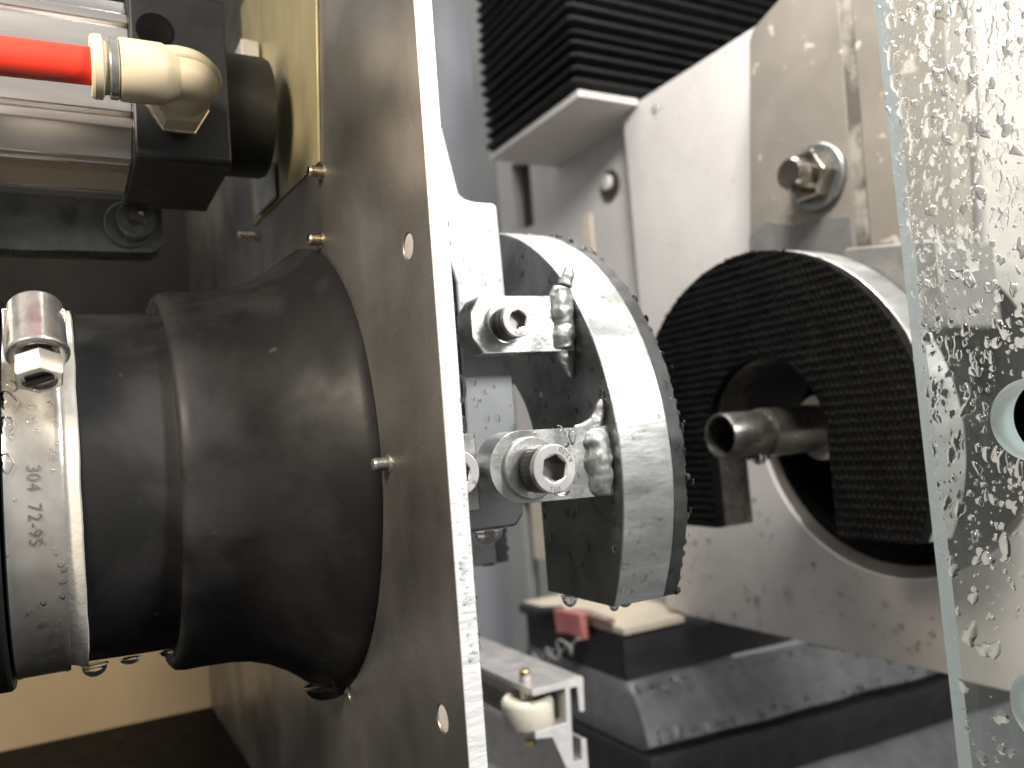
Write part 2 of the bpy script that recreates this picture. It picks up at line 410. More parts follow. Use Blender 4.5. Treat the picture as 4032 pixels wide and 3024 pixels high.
bm = BM(); lathe(bm, (-13.2, AY-3, BZ), (-1, 0, 0), [(0, 48), (0, 55.4), (.8, 56), (26, 56), (27, 54)], 96)
tag(link('spindle_flange', bm, 'black_plastic'), 'black round flange at the left rim beside the hose clamp', 'flange')

# ------------------------------------------------------------------ pneumatic cylinder, fitting, hose, brackets
CY, CZ = 287., 118.5
cyl = thing('pneumatic_cylinder', 'silver grooved pneumatic cylinder with a black end cap and round black nose', 'air cylinder', (20, CY, 91))
def rsq(h, r, cham):                            # square with cut corners
    return [(CY-h+cham, CZ-h), (CY+h-cham, CZ-h), (CY+h, CZ-h+cham), (CY+h, CZ+h-cham), (CY+h-cham, CZ+h), (CY-h+cham, CZ+h), (CY-h, CZ+h-cham), (CY-h, CZ-h+cham)]
bm = BM(); prism(bm, 'X', rsq(27, 0, 1.2), 22.6, 50.4, [])
link('end_cap', bm, 'anod_black', cyl, bevel=.9, segs=3)
bm = BM(); lathe(bm, (50.4, CY, CZ), (1, 0, 0), [(0, 20.5), (15, 20.5), (16.6, 19.8), (17, 18.5)], 64)
link('nose', bm, 'black_plastic', cyl)
# barrel profile with grooves, one side repeated four times
sidep = [(-19, -22.6), (-17.6, -25), (-14.6, -25), (-14.2, -23.6), (-13.4, -23.6), (-13.0, -25.4), (13.0, -25.4), (13.4, -23.6), (14.2, -23.6), (14.6, -25), (17.6, -25), (19, -22.6)]
barrel = []
for k in range(4):
    c, s = cos(k*pi/2), sin(k*pi/2)
    barrel += [(CY+a*c-b*s, CZ+a*s+b*c) for a, b in sidep]
bm = BM(); prism(bm, 'X', barrel, -60, 22.6); link('barrel', bm, 'alu_extrusion', cyl, bevel=.5, sharp=25)
bm = BM(); lathe(bm, (29.8, 260.1, 131.4), (0, -1, 0), [(-.5, 5.6), (.3, 5.4), (.3, 4.4), (.14, 4.0)], 32); link('port_recess', bm, 'black_rubber', cyl)

fit = thing('elbow_fitting', 'cream plastic push-in elbow air fitting holding the red hose', 'hose fitting', (37, 260, 106))
FY, FZ = 236., 109.5
dx = Vector((1, 0, -.035)).normalized()
def fz(x): return 106.0+ (x-0)*.13 + 0
bm = BM(); b0 = Vector((17.3, FY, 106.7))
ax_f = Vector((1, .0, .02)).normalized()
lathe(bm, b0, ax_f, [(0, 6.2), (.25, 8.1), (1.2, 8.3), (10.8, 8.2), (12.4, 7.4), (14, 6.6), (15, 6.2)], 44)
tube(bm, spline([b0+ax_f*12, b0+ax_f*16, b0+ax_f*19.5+Vector((0, 1.4, 0)), b0+ax_f*20.6+Vector((-.6, 5, -.3)), b0+ax_f*19.4+Vector((-.8, 10, -.6)), b0+ax_f*18.4+Vector((-1.0, 15, -.8))]), 6.1, 28)
link('elbow_body', bm, 'fitting_cream', fit, sharp=60)
bm = BM()                                       # raised moulded rib over the bend
tube(bm, spline([b0+ax_f*11+Vector((0, -3.4, 4.2)), b0+ax_f*15+Vector((0, -3.4, 4.6)), b0+ax_f*19.5+Vector((0, -2.4, 4.3)), b0+ax_f*23.2+Vector((0, 0, 3.0)), b0+ax_f*25+Vector((0, 3, 1.4)), b0+ax_f*24.6+Vector((-.5, 6, -1))]), 2.4, 12)
link('rib', bm, 'fitting_cream', fit, sharp=80)
bm = BM(); e0 = b0+ax_f*18.4+Vector((-1.2, 11.5, -.6))
hexf = lambda k, t, r: r*(.92/cos(((t) % (pi/3))-pi/6))
lathe(bm, e0, (0, 1, -.03), [(0, 6.0), (.3, 8.0), (6.5, 8.2), (7, 7.8)], 36, rfun=hexf)
link('hex_base', bm, 'fitting_cream', fit, sharp=25)
bm = BM(); lathe(bm, e0+Vector((0, 7.05, -.25)), (0, 1, -.03), [(0, 7.6), (.6, 8.5), (2.4, 8.3), (5.3, 6)], 36, rfun=hexf)
link('thread_nut', bm, 'brass_nickel', fit, sharp=25)
bm = BM(); lathe(bm, b0-ax_f*2.4, ax_f, [(0, 7.7), (.4, 8.0), (2.1, 8.0), (2.4, 7.7)], 44); link('metal_band', bm, 'stainless', fit)
bm = BM(); lathe(bm, b0-ax_f*6.6, ax_f, [(0, 5.0), (0, 7.8), (.7, 8.3), (2.6, 8.3), (3.2, 7.0), (4.6, 6.8)], 44); link('release_collar', bm, 'fitting_cream', fit)
bm = BM(); tube(bm, [b0+ax_f*t+Vector((0, 0, 0)) for t in (2, -5, -30, -60, -90)], 4.9, 32)
tag(link('air_hose', bm, 'red_tube', sharp=60), 'straight bright red air hose running into the cream elbow fitting', 'hose')

yb = thing('mounting_bracket', 'yellowish plated steel bracket with a slanted lower corner behind the black nose', 'bracket', (71, 270, 90))
bm = BM(); prism(bm, 'X', [(238.9, 190), (238.9, 138), (246.9, 90.4), (329, 95.6), (345, 96), (345, 190)], 73.7, 74.45)
link('bracket_plate', bm, 'yellow_zinc', yb, bevel=.15)
bm = BM(); prism(bm, 'X', [(299, 94.6), (327.5, 95.8), (331, 97), (331, 116), (299, 108)], 71.7, 72.85); link('reflection_strip', bm, 'zinc_white', yb, bevel=.3)  # reflection on the bracket put in as a pale raised strip
bm = BM(); box(bm, 66, 72.85, 312, 336, 146, 160); link('lug', bm, 'zinc_white', yb, bevel=.5)

sb = thing('support_bar', 'dark grey flat bar under the cylinder held by one socket screw', 'support bar', (0, 330, 80))
bm = BM(); prism(bm, 'Y', [(-90, 78), (33, 79), (36, 81), (37, 84), (37, 99.5), (-90, 99.5)], 330, 342); link('bar', bm, 'dark_steel', sb, bevel=.8)

# ------------------------------------------------------------------ socket head bolts
def socket_bolt(parent, c, r, h, af, washers, text=None, mark=None, seg=60, mat=None, a1=14, a2=-113):
    """head axis along -Y, c = centre of the outer face"""
    cx, cy, cz = c
    bm = BM()
    hexr = lambda t: (af/2)/cos(((t+radians(18)+1e-6) % (pi/3))-pi/6)
    prof = [(h, r*.97), (h-.1, r), (h*.32, r), (h*.30, r*.985), (.45, r), (.12, r*.985), (0, r*.95), (0, af/2*1.2), (.35, -1), (h*.62, -1), (h*.62, -.4)]
    def rf(k, t, rr):
        if rr == -1: return hexr(t)
        if rr == -.4: return hexr(t)*.2
        if 1 <= k <= 2: return r*(1-.022*(int(round(t/(2*pi)*seg)) % 2))
        return rr
    lathe(bm, c, (0, 1, 0), prof, seg, rfun=rf, cap0=True)
    for f in bm.faces:
        m = f.calc_center_median()
        d = sqrt((m.x-cx)**2+(m.z-cz)**2)
        f.material_index = 1 if (d > r*.96 and m.y > cy+h*.3) else (2 if d < af/2*1.17 and m.y > cy+.36 else 0)
    b = link('socket_bolt', bm, [mat or 'bolt_steel', 'stainless_knurl', 'socket_steel'], parent, sharp=24)
    y = cy+h
    for k, (rw, tw, m) in enumerate(washers):
        bm = BM(); lathe(bm, (cx-(1.6 if rw > r*1.2 and r > 6 else 0), y+.05, cz+(.4 if rw > r*1.2 else 0)), (0, 1, 0), [(0, r*.6), (0, rw-.25), (.25, rw), (tw-.05, rw), (tw-.05, r*.6)], 56)
        link('washer', bm, m, b, sharp=30); y += tw
    if text:
        rr = r*.94
        # letters run counter-clockwise seen from the front, their feet towards the rim
        def am(a0): return lambda u, v: (cx+(rr-v)*cos(a0+u/rr), cy-.05, cz+(rr-v)*sin(a0+u/rr))
        lettering(b, text, r*.30, am(radians(a1)), 1.12)
        if mark: lettering(b, mark, r*.30, am(radians(a2)), 1.12)
    return b

socket_bolt(sb, (27, 318, 89), 6.6, 9, 5, [(8.5, 2, 'dark_steel')], mat='dark_steel')

# ------------------------------------------------------------------ clamp pads
R0 = 90.; SY, SZ, SR = 282., -8., 36.5; BOT = -52.5
def c_outline(R=R0, n=72):
    a0 = math.degrees(math.asin((BOT-AZ)/R))               # right (far Y) end of the arc
    pts = arc(AY, AZ, R, 180-a0, a0, n)                    # from the near side over the top to the far side
    pts += [(SY+SR, BOT)]+arc(SY, SZ, SR, 0, 180, 36)+[(SY-SR, BOT)]
    return pts
def inside(y, z, m=0.):
    if (y-AY)**2+(z-AZ)**2 > (R0-m)**2 or z < BOT+m: return False
    if z < SZ and abs(y-SY) < SR+m: return False
    if (y-SY)**2+(z-SZ)**2 < (SR+m)**2: return False
    return True
def nubs(parent, x, sx, mat, pz=3.9, py=2.7, hh=1.4):
    bm = BM(); n = 0
    z = BOT+1.5
    row = 0
    while z < AZ+R0:
        y = AY-R0+(row % 2)*py*.5
        while y < AY+R0:
            if inside(y, z, .6):
                h = hh*random.choice([1, 1, 1, .9, .8, .55])*random.uniform(.8, 1.15); dy = random.uniform(-.3, .3); dz = random.uniform(-.3, .3); b0 = [bm.verts.new((x, y+dy+1.2*cos(i*pi/3), z+dz+1.55*sin(i*pi/3))) for i in range(6)]
                b1 = [bm.verts.new((x+sx*h*.8, y+dy+.75*cos(i*pi/3), z+dz+.95*sin(i*pi/3))) for i in range(6)]
                tp = bm.verts.new((x+sx*h, y+dy, z+dz))
                for i in range(6):
                    bm.faces.new((b0[i], b0[(i+1) % 6], b1[(i+1) % 6], b1[i])); bm.faces.new((b1[i], b1[(i+1) % 6], tp))
            y += py
        z += pz; row += 1
    return link('rubber_nubs', bm, mat, parent, sharp=180, kind='stuff')
def jag(pts, amp, f):
    out = []
    for y, z in pts:
        d = Vector((y-AY, z-AZ)); l = d.length
        k = 1+amp/l*noise.noise(Vector((y*f, z*f, 1.7))) if l > R0-1.5 else 1
        out.append((AY+d.x*k, AZ+d.y*k))
    return out

near = thing('clamp_pad', 'grey steel C-shaped clamp pad with two bolted lugs, its rubber facing the glass', 'clamp pad', (150, AY, BOT), 'rubber faced clamp pads')
def rimside(k, a, b):
    ra, rb = (Vector((a.y-AY, a.z-AZ)).length, Vector((b.y-AY, b.z-AZ)).length)
    return 1 if ra > R0-.5 and rb > R0-.5 else 0
bm = BM(); prism(bm, 'X', c_outline(), 143, 162, side_mi=rimside)
link('steel_body', bm, ['dark_steel', 'rim_steel'], near, bevel=.5)
bm = BM(); prism(bm, 'X', jag(c_outline(R0-.3, 150), .9, .5), 162.05, 167.2); link('rubber_facing', bm, 'rubber_edge', near, bevel=.3)
nubs(near, 167.1, 1, 'rubber_edge', hh=2.0)
# lower lug: round ended, upper lug: cut corners
bm = BM(); prism(bm, 'Y', [(142.9, -18.9)]+arc(112.6, -8.06, 10.1, 270, 90, 28)+[(142.9, 1.6)], 201.7, 211.2)
lug1 = link('lug', bm, 'galv_steel', near, bevel=.45)
bm = BM(); prism(bm, 'Y', [(142.9, 25.8), (110.6, 25.6), (107.2, 30.2), (107.3, 38.2), (110.6, 42.8), (142.9, 43.4)], 216, 226)
link('lug', bm, 'galv_steel', near, bevel=.4)
socket_bolt(near, (116.7, 191.2, -9), 6.7, 7.2, 6.8, [(6.5, 1.7, 'black_plastic'), (8.7, 1.5, 'stainless')], 'A2-70', 'THE')
socket_bolt(near, (118.3, 207.4, 34.4), 5.2, 5.2, 5.0, [(5.1, 1.5, 'black_plastic'), (6.4, 1.8, 'stainless')], 'A2-70', 'THE')
def weld(path, rs, flat=(1, .62, 1), seed=0):       # an irregular welded fillet laid along a path
    bm = BM(); P = spline(path, 7); n = len(P)
    rr = []
    for k in range(n):
        t = k/(n-1)*(len(rs)-1); a = int(min(t, len(rs)-2)); rr.append(rs[a]+(rs[a+1]-rs[a])*(t-a))
    tube(bm, P, 1, 22, rs=rr)
    mid = Vector(path[len(path)//2])
    for v in bm.verts:
        near_ = min(P, key=lambda q: (q-v.co).length_squared); d = v.co-near_
        d = Vector((d.x*flat[0], d.y*flat[1], d.z*flat[2]))
        q = v.co+Vector((seed*9., 0, 0))
        v.co = near_+d*(1+.22*noise.noise(q*.22)+.16*noise.noise(q*.55)+.05*noise.noise(q*1.6))
    o = link('weld_bead', bm, 'weld_steel', near, sharp=180)
    md = o.modifiers.new('soft', 'SUBSURF'); md.levels = 1; md.render_levels = 1
weld([(139.0, 202.6, -18.6), (138.6, 202.4, -14), (138.4, 202.4, -8), (138.6, 202.6, -2.5), (139.0, 203.2, .6)], [3.4, 5.0, 5.6, 5.2, 3.4], seed=1)
weld([(133, 205.5, 1.6), (137.5, 205, 1.9), (140.6, 204.3, 3.6), (141.8, 203.6, 7.4), (142.4, 203.4, 9.6)], [.9, 1.8, 2.1, 1.6, .7], (1, .8, 1), 2)
weld([(139.6, 215.9, 46.4), (139.2, 216.2, 43), (139.0, 216.3, 38), (139.2, 216.2, 34), (138.9, 216.2, 30.5), (139.0, 216.5, 27)], [2.6, 3.7, 4.1, 3.2, 4.0, 3.0], (1.1, .7, 1), 3)
weld([(139.0, 217.5, 27.2), (139.7, 217.6, 24.2), (140.8, 218, 21.4), (142.2, 218.6, 17.5)], [2.2, 2.6, 1.9, .6], (1, .8, 1), 4)
weld([(140.6, 215.6, 46.4), (141.6, 215.2, 49.5), (142.6, 215, 53.4)], [2.6, 2.4, .8], (1, .9, 1), 5)

far = thing('clamp_pad', 'black ribbed rubber clamp pad disc seen face on behind the glass edge', 'clamp pad', (300, AY, BOT), 'rubber faced clamp pads')
bm = BM(); prism(bm, 'X', c_outline(), 292, 311, side_mi=rimside); link('steel_body', bm, ['tube_steel', 'rim_steel'], far, bevel=.5)
bm = BM(); prism(bm, 'X', jag(c_outline(R0-.3, 150), .6, .5), 286.6, 291.95); link('rubber_facing', bm, 'black_rubber', far, bevel=.3)
nubs(far, 286.7, -1, 'black_rubber', hh=.95)

# carrier bar that the lugs are bolted to
bar = thing('carrier_bar', 'pale grey wet bar behind the clamp lugs with a stepped top', 'bar', (118, 240, -27))
bm = BM(); prism(bm, 'Y', [(84, 128), (104.5, 122), (108.7, 101.8), (113.3, 78.2), (115.2, 76.8), (118.5, 76.1), (125.6, 76.2), (126.6, 75.0), (127.2, 47), (127.6, -24), (124.6, -27.5), (100, -27.5), (100, -2), (110, 0), (109.8, 50), (107, 60), (101, 66), (84, 68)], 230, 292)
link('bar_body', bm, 'pale_bar', bar, bevel=1.2, segs=3)
bm = BM(); prism(bm, 'Y', [(84, -20.6), (109, -20.6), (109, 2.6), (84, 2.6)], 222.5, 229.8); link('clamp_strip', bm, 'galv_steel', bar, bevel=.5)
socket_bolt(bar, (94.2, 204, -8.2), 6.2, 10, 6, [(8, 8.3, 'galv_steel')], 'JJ', 'JJ', a1=-38, a2=142)

# ------------------------------------------------------------------ hollow drill through the far pad
bm = BM(); prism(bm, 'X', arc(SY, SZ, 40, 20, 182, 36)+list(reversed(arc(SY, SZ, SR+.2, 20, 182, 36))), 311.2, 352)
link('slot_shroud', bm, 'shroud_grey', far, bevel=.4)
dr = thing('core_drill', 'hollow steel core drill tube poking out of the slot in the black pad', 'drill', (262, 283, -6))
bm = BM(); dc = (261, 283, -6.2)
lathe(bm, dc, (1, 0, 0), [(18, 8.6), (1, 8.7), (0, 9.0), (0, 10.0), (.6, 10.3), (24, 10.4), (25, 10.2)], 48, cap0=True); link('core_tube', bm, 'tube_steel', dr)
bm = BM(); lathe(bm, dc, (1, 0, 0), [(25.1, 10.6), (25.6, 11.4), (70, 11.6), (86, 11.6)], 48); link('shank', bm, 'tube_steel', dr)
bm = BM(); lathe(bm, (326, 283, -6), (1, 0, 0), [(0, 12), (0, 15.6), (1, 16.2), (9, 16.2), (10, 15)], 40); link('spindle_collar', bm, 'spindle_white', dr)
bm = BM(); blob(bm, (283, 283, -17.5), (8, 3.2, 2.0), .2, 2, 3, .2); blob(bm, (284, 283, -18.4), (3.5, 2.6, 2.6), .1, 2, 4, .2)
tag(link('hanging_drip', bm, 'water', sharp=180), 'grey water drip hanging under the drill tube', 'water drop')

# ------------------------------------------------------------------ machine panel, housing, shelves, arm
panel = thing('machine_panel', 'big white painted machine panel with a round opening behind the black pad', 'machine panel', (384, 380, -132))
def psh(k, a, b): return 0
ho = circle(289, 0, 88, 72)
bm = BM(); prism(bm, 'X', [(150, -132.5), (463, -132.6), (484, -128), (484, 236), (460, 238.6), (150, 238)], 380, 383, [ho]); link('panel_sheet', bm, 'white_paint', panel, bevel=.6)
bm = BM(); n = 72
ra = [bm.verts.new((380.6, 289+88*cos(2*pi*i/n), 88*sin(2*pi*i/n))) for i in range(n)]
rb = [bm.verts.new((392, 294+86*cos(2*pi*i/n), 2.4+86*sin(2*pi*i/n))) for i in range(n)]
for i in range(n): bm.faces.new((ra[i], ra[(i+1) % n], rb[(i+1) % n], rb[i]))
bmesh.ops.solidify(bm, geom=bm.faces[:], thickness=.6)
link('opening_rim', bm, 'rim_taupe', panel)
bm = BM(); lathe(bm, (391, 294, 2), (1, 0, 0), [(60, 95), (1.5, 95), (1.5, 84)], 48, cap1=False); link('opening_liner', bm, 'black_rubber', panel)
hs = thing('white_housing', 'white housing wall under the upper shelf with a dark vertical slot and a plug', 'housing', (400, 600, -240))
bm = BM(); prism(bm, 'X', [(486, -61), (486, 420), (714, 420), (714, -61)], 395, 440, [[(649.5, 197), (649.5, 262), (684, 265), (684, 199)]]); link('housing_wall', bm, 'white_paint', hs, bevel=.5)
bm = BM(); box(bm, 406, 408, 640, 694, 190, 272); link('slot_back', bm, 'slot_dark', hs, smooth=False)
bm = BM(); prism(bm, 'X', [(556, 112), (571, 114), (571, 184), (556, 182)], 393.4, 394.95); link('pale_strip', bm, 'cream_paint_and_reflection', hs, bevel=.3)
bm = BM(); lathe(bm, (394.9, 526, 196), (-1, 0, 0), [(0, 12), (2, 12), (2.2, 9.5), (.3, 8.6), (.3, 2), (.9, 6)], 32); link('plug', bm, 'slot_dark', hs)
bm = BM(); lathe(bm, (394.6, 528.5, 199), (-1, 0, 0), [(0, 6.6), (3.2, 6.4), (4, 5)], 32); link('plug_cap', bm, 'white_paint', hs)
bm = BM(); prism(bm, 'X', [(486, -420), (486, -166.5), (690, -166.5), (690, -420)], 395, 440);  # reflections on one wall put in as cream and greyish sections
tag(link('lower_wall_reflection', bm, 'cream_paint_and_reflection'), 'wall section with painted cream reflection low down behind the aluminium rail', 'wall panel')
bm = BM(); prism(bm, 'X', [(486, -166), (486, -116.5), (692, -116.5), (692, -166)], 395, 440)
tag(link('middle_wall', bm, 'wall_green'), 'greyish wall section between two painted cream reflections left of the lower shelf', 'wall panel')
bm = BM(); prism(bm, 'X', [(486, -116), (486, -61.5), (698, -61.5), (698, -116)], 395, 440)  # upper cream reflection, put into the wall colour
tag(link('upper_wall_reflection', bm, 'cream_paint_and_reflection'), 'wall section with painted cream reflection above the greyish one, left of the clamp pad', 'wall panel')
bm = BM(); prism(bm, 'X', [(716, -420), (716, 600), (752, 600), (752, -420)], 395, 430)
tag(link('corner_post', bm, 'wall_green'), 'pale green grey upright post at the far corner left of the bellows', 'post')
def shelf(z, label):
    t = thing('shelf_bracket', label, 'shelf', (360, 530, z))
    bm = BM(); prism(bm, 'Z', [(327.2, 464), (379.6, 464), (379.6, 484.8), (394.8, 485.5), (394.8, 602), (327.2, 602)], z, z+4.6); link('shelf_plate', bm, 'cream_paint_and_reflection' if z < 0 else 'white_paint', t, bevel=.7)
    return t
shelf(235.5, 'white shelf bracket carrying the upper black bellows'); shelf(-137.5, 'cream shelf plate above the lower wet bellows')

arm = thing('support_post', 'taupe painted steel post rising behind the glass with one big hex bolt', 'post', (350, 300, 90))
bm = BM(); prism(bm, 'X', [(348, 40), (326, 214), (322, 219), (284, 232), (262.1, 300), (271.6, 40)], 350, 362); link('post_plate', bm, 'taupe_paint', arm, bevel=.6, segs=2)
bm = BM(); prism(bm, 'X', [(271.5, 40), (264, 40), (255.6, 300), (262, 300)], 350.6, 364); link('sealant_line', bm, 'sealant', arm)
bm = BM(); prism(bm, 'X', [(263.9, 40), (219, 40), (200, 300), (255.5, 300)], 350.3, 364); link('rear_plate', bm, 'taupe_paint', arm, bevel=.8)
bm = BM(); prism(bm, 'X', [(248, 30), (248, 74), (200, 66), (200, 30)], 312.2, 349.8); link('wet_foot', bm, 'wet_grey', arm, bevel=1.5)
bm = BM(); prism(bm, 'X', [(347.4, 42), (339.6, 104), (326, 110), (308, 103), (290, 102), (271, 97), (271.6, 42)], 349.2, 349.95); link('wet_patch_plate', bm, 'wet_grey', arm, bevel=.3)
bm = BM(); lathe(bm, (349.9, 288.0, 122.5), (-1, 0, 0), [(0, 17.5), (2.2, 17.5), (3.0, 16.6), (3.1, 10)], 48); bw = link('washer', bm, 'dark_steel', arm)
bm = BM(); lathe(bm, (346.7, 288.0, 122.5), (-1, 0, 0), [(0, 12.4), (7.4, 12.4), (8.6, 11.6)], 48, rfun=lambda k, t, r: r/cos(((t) % (pi/3))-pi/6)*.95)
link('hex_nut', bm, 'chrome_dark', arm, bevel=.4, sharp=25)
bm = BM(); lathe(bm, (338.0, 288.0, 122.5), (-1, 0, 0), [(0, 8.4), (9, 8.4), (10.6, 7.2)], 32); link('bolt_end', bm, 'chrome_dark', arm)

# ------------------------------------------------------------------ bellows
def pleat(bm, prof, xr, yl, xc=327.2, yc=465.):
    """surface that turns one corner: prof = [(offset outward, z)]"""
    rows = []
    for o, z in prof:
        rows.append([bm.verts.new(p) for p in ((xr, yc-o, z), (xc-o+3, yc-o, z), (xc-o, yc-o+3, z), (xc-o, yl, z))])
    for a, b in zip(rows, rows[1:]):
        for i in range(3): bm.faces.new((a[i], a[i+1], b[i+1], b[i]))
up = thing('bellows', 'upper black accordion bellows tightly folded on the white shelf', 'bellows', (400, 500, 241), 'machine bellows')
z = 240.6
for i in range(17):
    p = 9.6*random.uniform(.8, 1.2); o = 5.2*random.uniform(.7, 1.15)
    bm = BM(); pleat(bm, [(-3.5, z), (o-.5, z+p*.36), (o, z+p*.5), (o-.5, z+p*.62), (-3.5, z+p)], 900, 597+random.uniform(-1, 1))
    bmesh.ops.solidify(bm, geom=bm.faces[:], thickness=.5)
    link('fold', bm, 'bellows_fabric', up, sharp=30); z += p
low = thing('bellows', 'lower black wet accordion bellows with wide sagging folds', 'bellows', (400, 500, -280), 'machine bellows')
def lowfold(prof, mat, sag):
    bm = BM(); rows = []
    N = 26
    for o, z in prof:
        row = []
        for i in range(N+1):
            x = 740+(320-740)*i/N
            s = -sag*((x-320)/340)
            row.append(bm.verts.new((max(x, 327.2-o*.25), 465-o+1.6*noise.noise(Vector((x*.025, o*.05, z*.03))), z+s+2.2*noise.noise(Vector((x*.018, z*.05, 2))))))
        row.append(bm.verts.new((327.2-o*.25-.5, 470-o, z))); row.append(bm.verts.new((327.2-o*.25, 600, z)))
        rows.append(row)
    for a, b in zip(rows, rows[1:]):
        for i in range(len(a)-1): bm.faces.new((a[i], a[i+1], b[i+1], b[i]))
    bmesh.ops.remove_doubles(bm, verts=bm.verts[:], dist=.01)
    bmesh.ops.solidify(bm, geom=bm.faces[:], thickness=.7)
    link('fold', bm, mat, low, sharp=50)
lowfold([(-6, -138.2), (-2, -142), (-3, -156), (-1, -168)], 'bellows_fabric', 3)
lowfold([(-2, -167.6), (3, -170), (10, -176), (17, -184), (23, -193), (27, -203), (24, -206.5), (12, -207.5)], 'lit_wet_bellows', 12)
lowfold([(6, -206.5), (22, -209), (27, -210), (27.6, -212), (25.5, -228), (22, -244)], 'bellows_fabric', 14)
lowfold([(12, -242), (26, -248), (40, -262), (52, -280), (60, -300), (58, -330)], 'lit_wet_bellows', 10)
for k, q in enumerate(low.children):
    pass

# ------------------------------------------------------------------ rail with wheel, small bits
rail = thing('aluminium_rail', 'pale aluminium rail profile with a hooked cross section, cut end toward us', 'rail', (212, 360, -166))
rp_ = [(196.6, -122.6), (225.8, -121.7), (226.6, -122.5), (225.7, -139.1), (222.7, -138.6), (222.6, -126.3), (218.4, -126.1), (217.7, -142.7), (216.9, -161.3), (221.8, -162.0), (222.4, -151.9), (225.4, -152.3), (225.2, -188), (214, -188), (212.5, -163.4), (206.0, -147.2), (196.4, -145.7), (196.7, -142.4), (214.7, -142.1), (215.5, -125.4), (197.0, -125.6)]
bm = BM(); prism(bm, 'Y', rp_, 360, 890)
for f in bm.faces: f.material_index = 1 if abs(f.calc_center_median().y-360) < .01 else 0
link('profile', bm, ['alu_profile', 'alu_cut'], rail, bevel=.25)
wh = thing('guide_wheel', 'cream nylon guide wheel on a brass pin beside the aluminium rail', 'guide wheel', (201.6, 375, -145))
wx, wy = 201.6, 375.
bm = BM(); lathe(bm, (wx, wy, -144.9), (0, 0, 1), [(0, 4), (0, 10.8), (.8, 12.2), (2.2, 13.1), (12, 13.3), (14.0, 12.8), (15.2, 11.5), (15.2, 10.0), (13.8, 9.2), (13.8, 3)], 64); link('tyre', bm, 'nylon', wh)
bm = BM(); lathe(bm, (wx, wy, -131.4), (0, 0, 1), [(0, 3.1), (7.2, 3.1), (7.3, 2.8), (12.4, 2.8), (12.6, 2.3)], 28); link('pin', bm, 'zinc_white', wh)
bm = BM(); lathe(bm, (wx, wy, -118.8), (0, 0, 1), [(0, 3.0), (1.7, 3.0), (2.1, 2.5)], 28); link('brass_nut', bm, 'brass', wh)
bm = BM(); lathe(bm, (wx, wy, -154.4), (0, 0, 1), [(0, 2.3), (.5, 3.0), (3.1, 3.0), (3.5, 2.3)], 28); link('brass_nut', bm, 'brass', wh)

rs_ = thing('rubber_strip', 'small black ribbed rubber strip on a white holder low beside the plate edge', 'rubber strip', (163, 330, -55))
bm = BM(); pts = [(162, -36)]
for i in range(7): pts += [(166.4+.2*i*0, -37-i*2.6), (168.0, -38-i*2.6), (166.2, -39.2-i*2.6)]
pts += [(165.8, -55.2), (161.3, -55)]
prism(bm, 'Y', pts, 330, 352); link('ribbed_rubber', bm, 'black_rubber', rs_)
bm = BM(); box(bm, 150, 161.2, 331, 352, -53.6, -37); link('holder', bm, 'white_paint', rs_, bevel=.5)

rc = thing('red_clip', 'faded red plastic clip with a short handle lying on the cream shelf edge', 'clip', (326, 522, -132.7))
bm = BM(); prism(bm, 'X', [(540, -129), (503, -127), (502, -146), (520, -144.5), (538, -147)], 318, 324); link('tab', bm, 'red_plastic', rc, bevel=1.2)
bm = BM(); tube(bm, [(326, 528, -131.4), (326, 505, -128.6), (326, 475, -129.6)], 3, 10, rs=[3.4, 3.2, 2.4]); link('handle', bm, 'red_brown', rc)
bm = BM(); tube(bm, [(326, 540, -131), (322, 566, -136), (321, 592, -136)], 4, 10, rs=[3, 4.6, 4.2]); link('dark_grip', bm, 'black_plastic', rc)
bm = BM()
pts = [(318, 505+75*t+6*sin(t*17), -150-26*t+5*cos(t*21)) for t in [i/60 for i in range(61)]]
tube(bm, pts, 1.1, 7)
pts = [(317, 512+62*t+5*sin(t*23+1), -149-24*t+5*cos(t*16+2)) for t in [i/60 for i in range(61)]]
tube(bm, pts, .9, 7)
tag(link('tangled_cord', bm, 'clear_cord', sharp=180), 'thin pale tangled cord hanging on the black bellows under the red clip', 'cord')
bm = BM(); box(bm, 340, 344, 520, 598, -260, -139)
tag(link('bellows_backing', bm, 'slot_dark'), 'dark brown backing plate beside the left side of the lower bellows', 'plate')

# ------------------------------------------------------------------ glass sheet
GX0, GX1, GE = 225., 236., 158.
gs = thing('glass_sheet', 'clear wet glass sheet with bright ground edge and two drilled holes', 'glass sheet', (230, 110, -140))
gh = [(125.8, -5.7, 11.1), (129.6, -82, 10.8)]
bm = BM()
out = [(GE, -175+i*3) for i in range(118)]
prism(bm, 'X', [(75, -175), (75, 178)]+list(reversed(out)), GX0, GX1, [circle(y, z, r, 64) for y, z, r in gh], side_mi=lambda k, a, b: 1 if k > 0 or (abs(a.y-GE) < .1 and abs(b.y-GE) < .1) else 0)
link('pane', bm, ['glass', 'glass_edge'], gs, bevel=0, sharp=25)
bm = BM(); random.seed(21)
placed = []
def try_drop(y, z, r):
    for (py, pz, pr) in placed:
        if (py-y)**2+(pz-z)**2 < (.72*(pr+r))**2: return False
    for hy, hz, hr in gh:
        if (y-hy)**2+(z-hz)**2 < (hr+r)**2: return False
    if y > GE-r*.8: return False
    placed.append((y, z, r)); return True
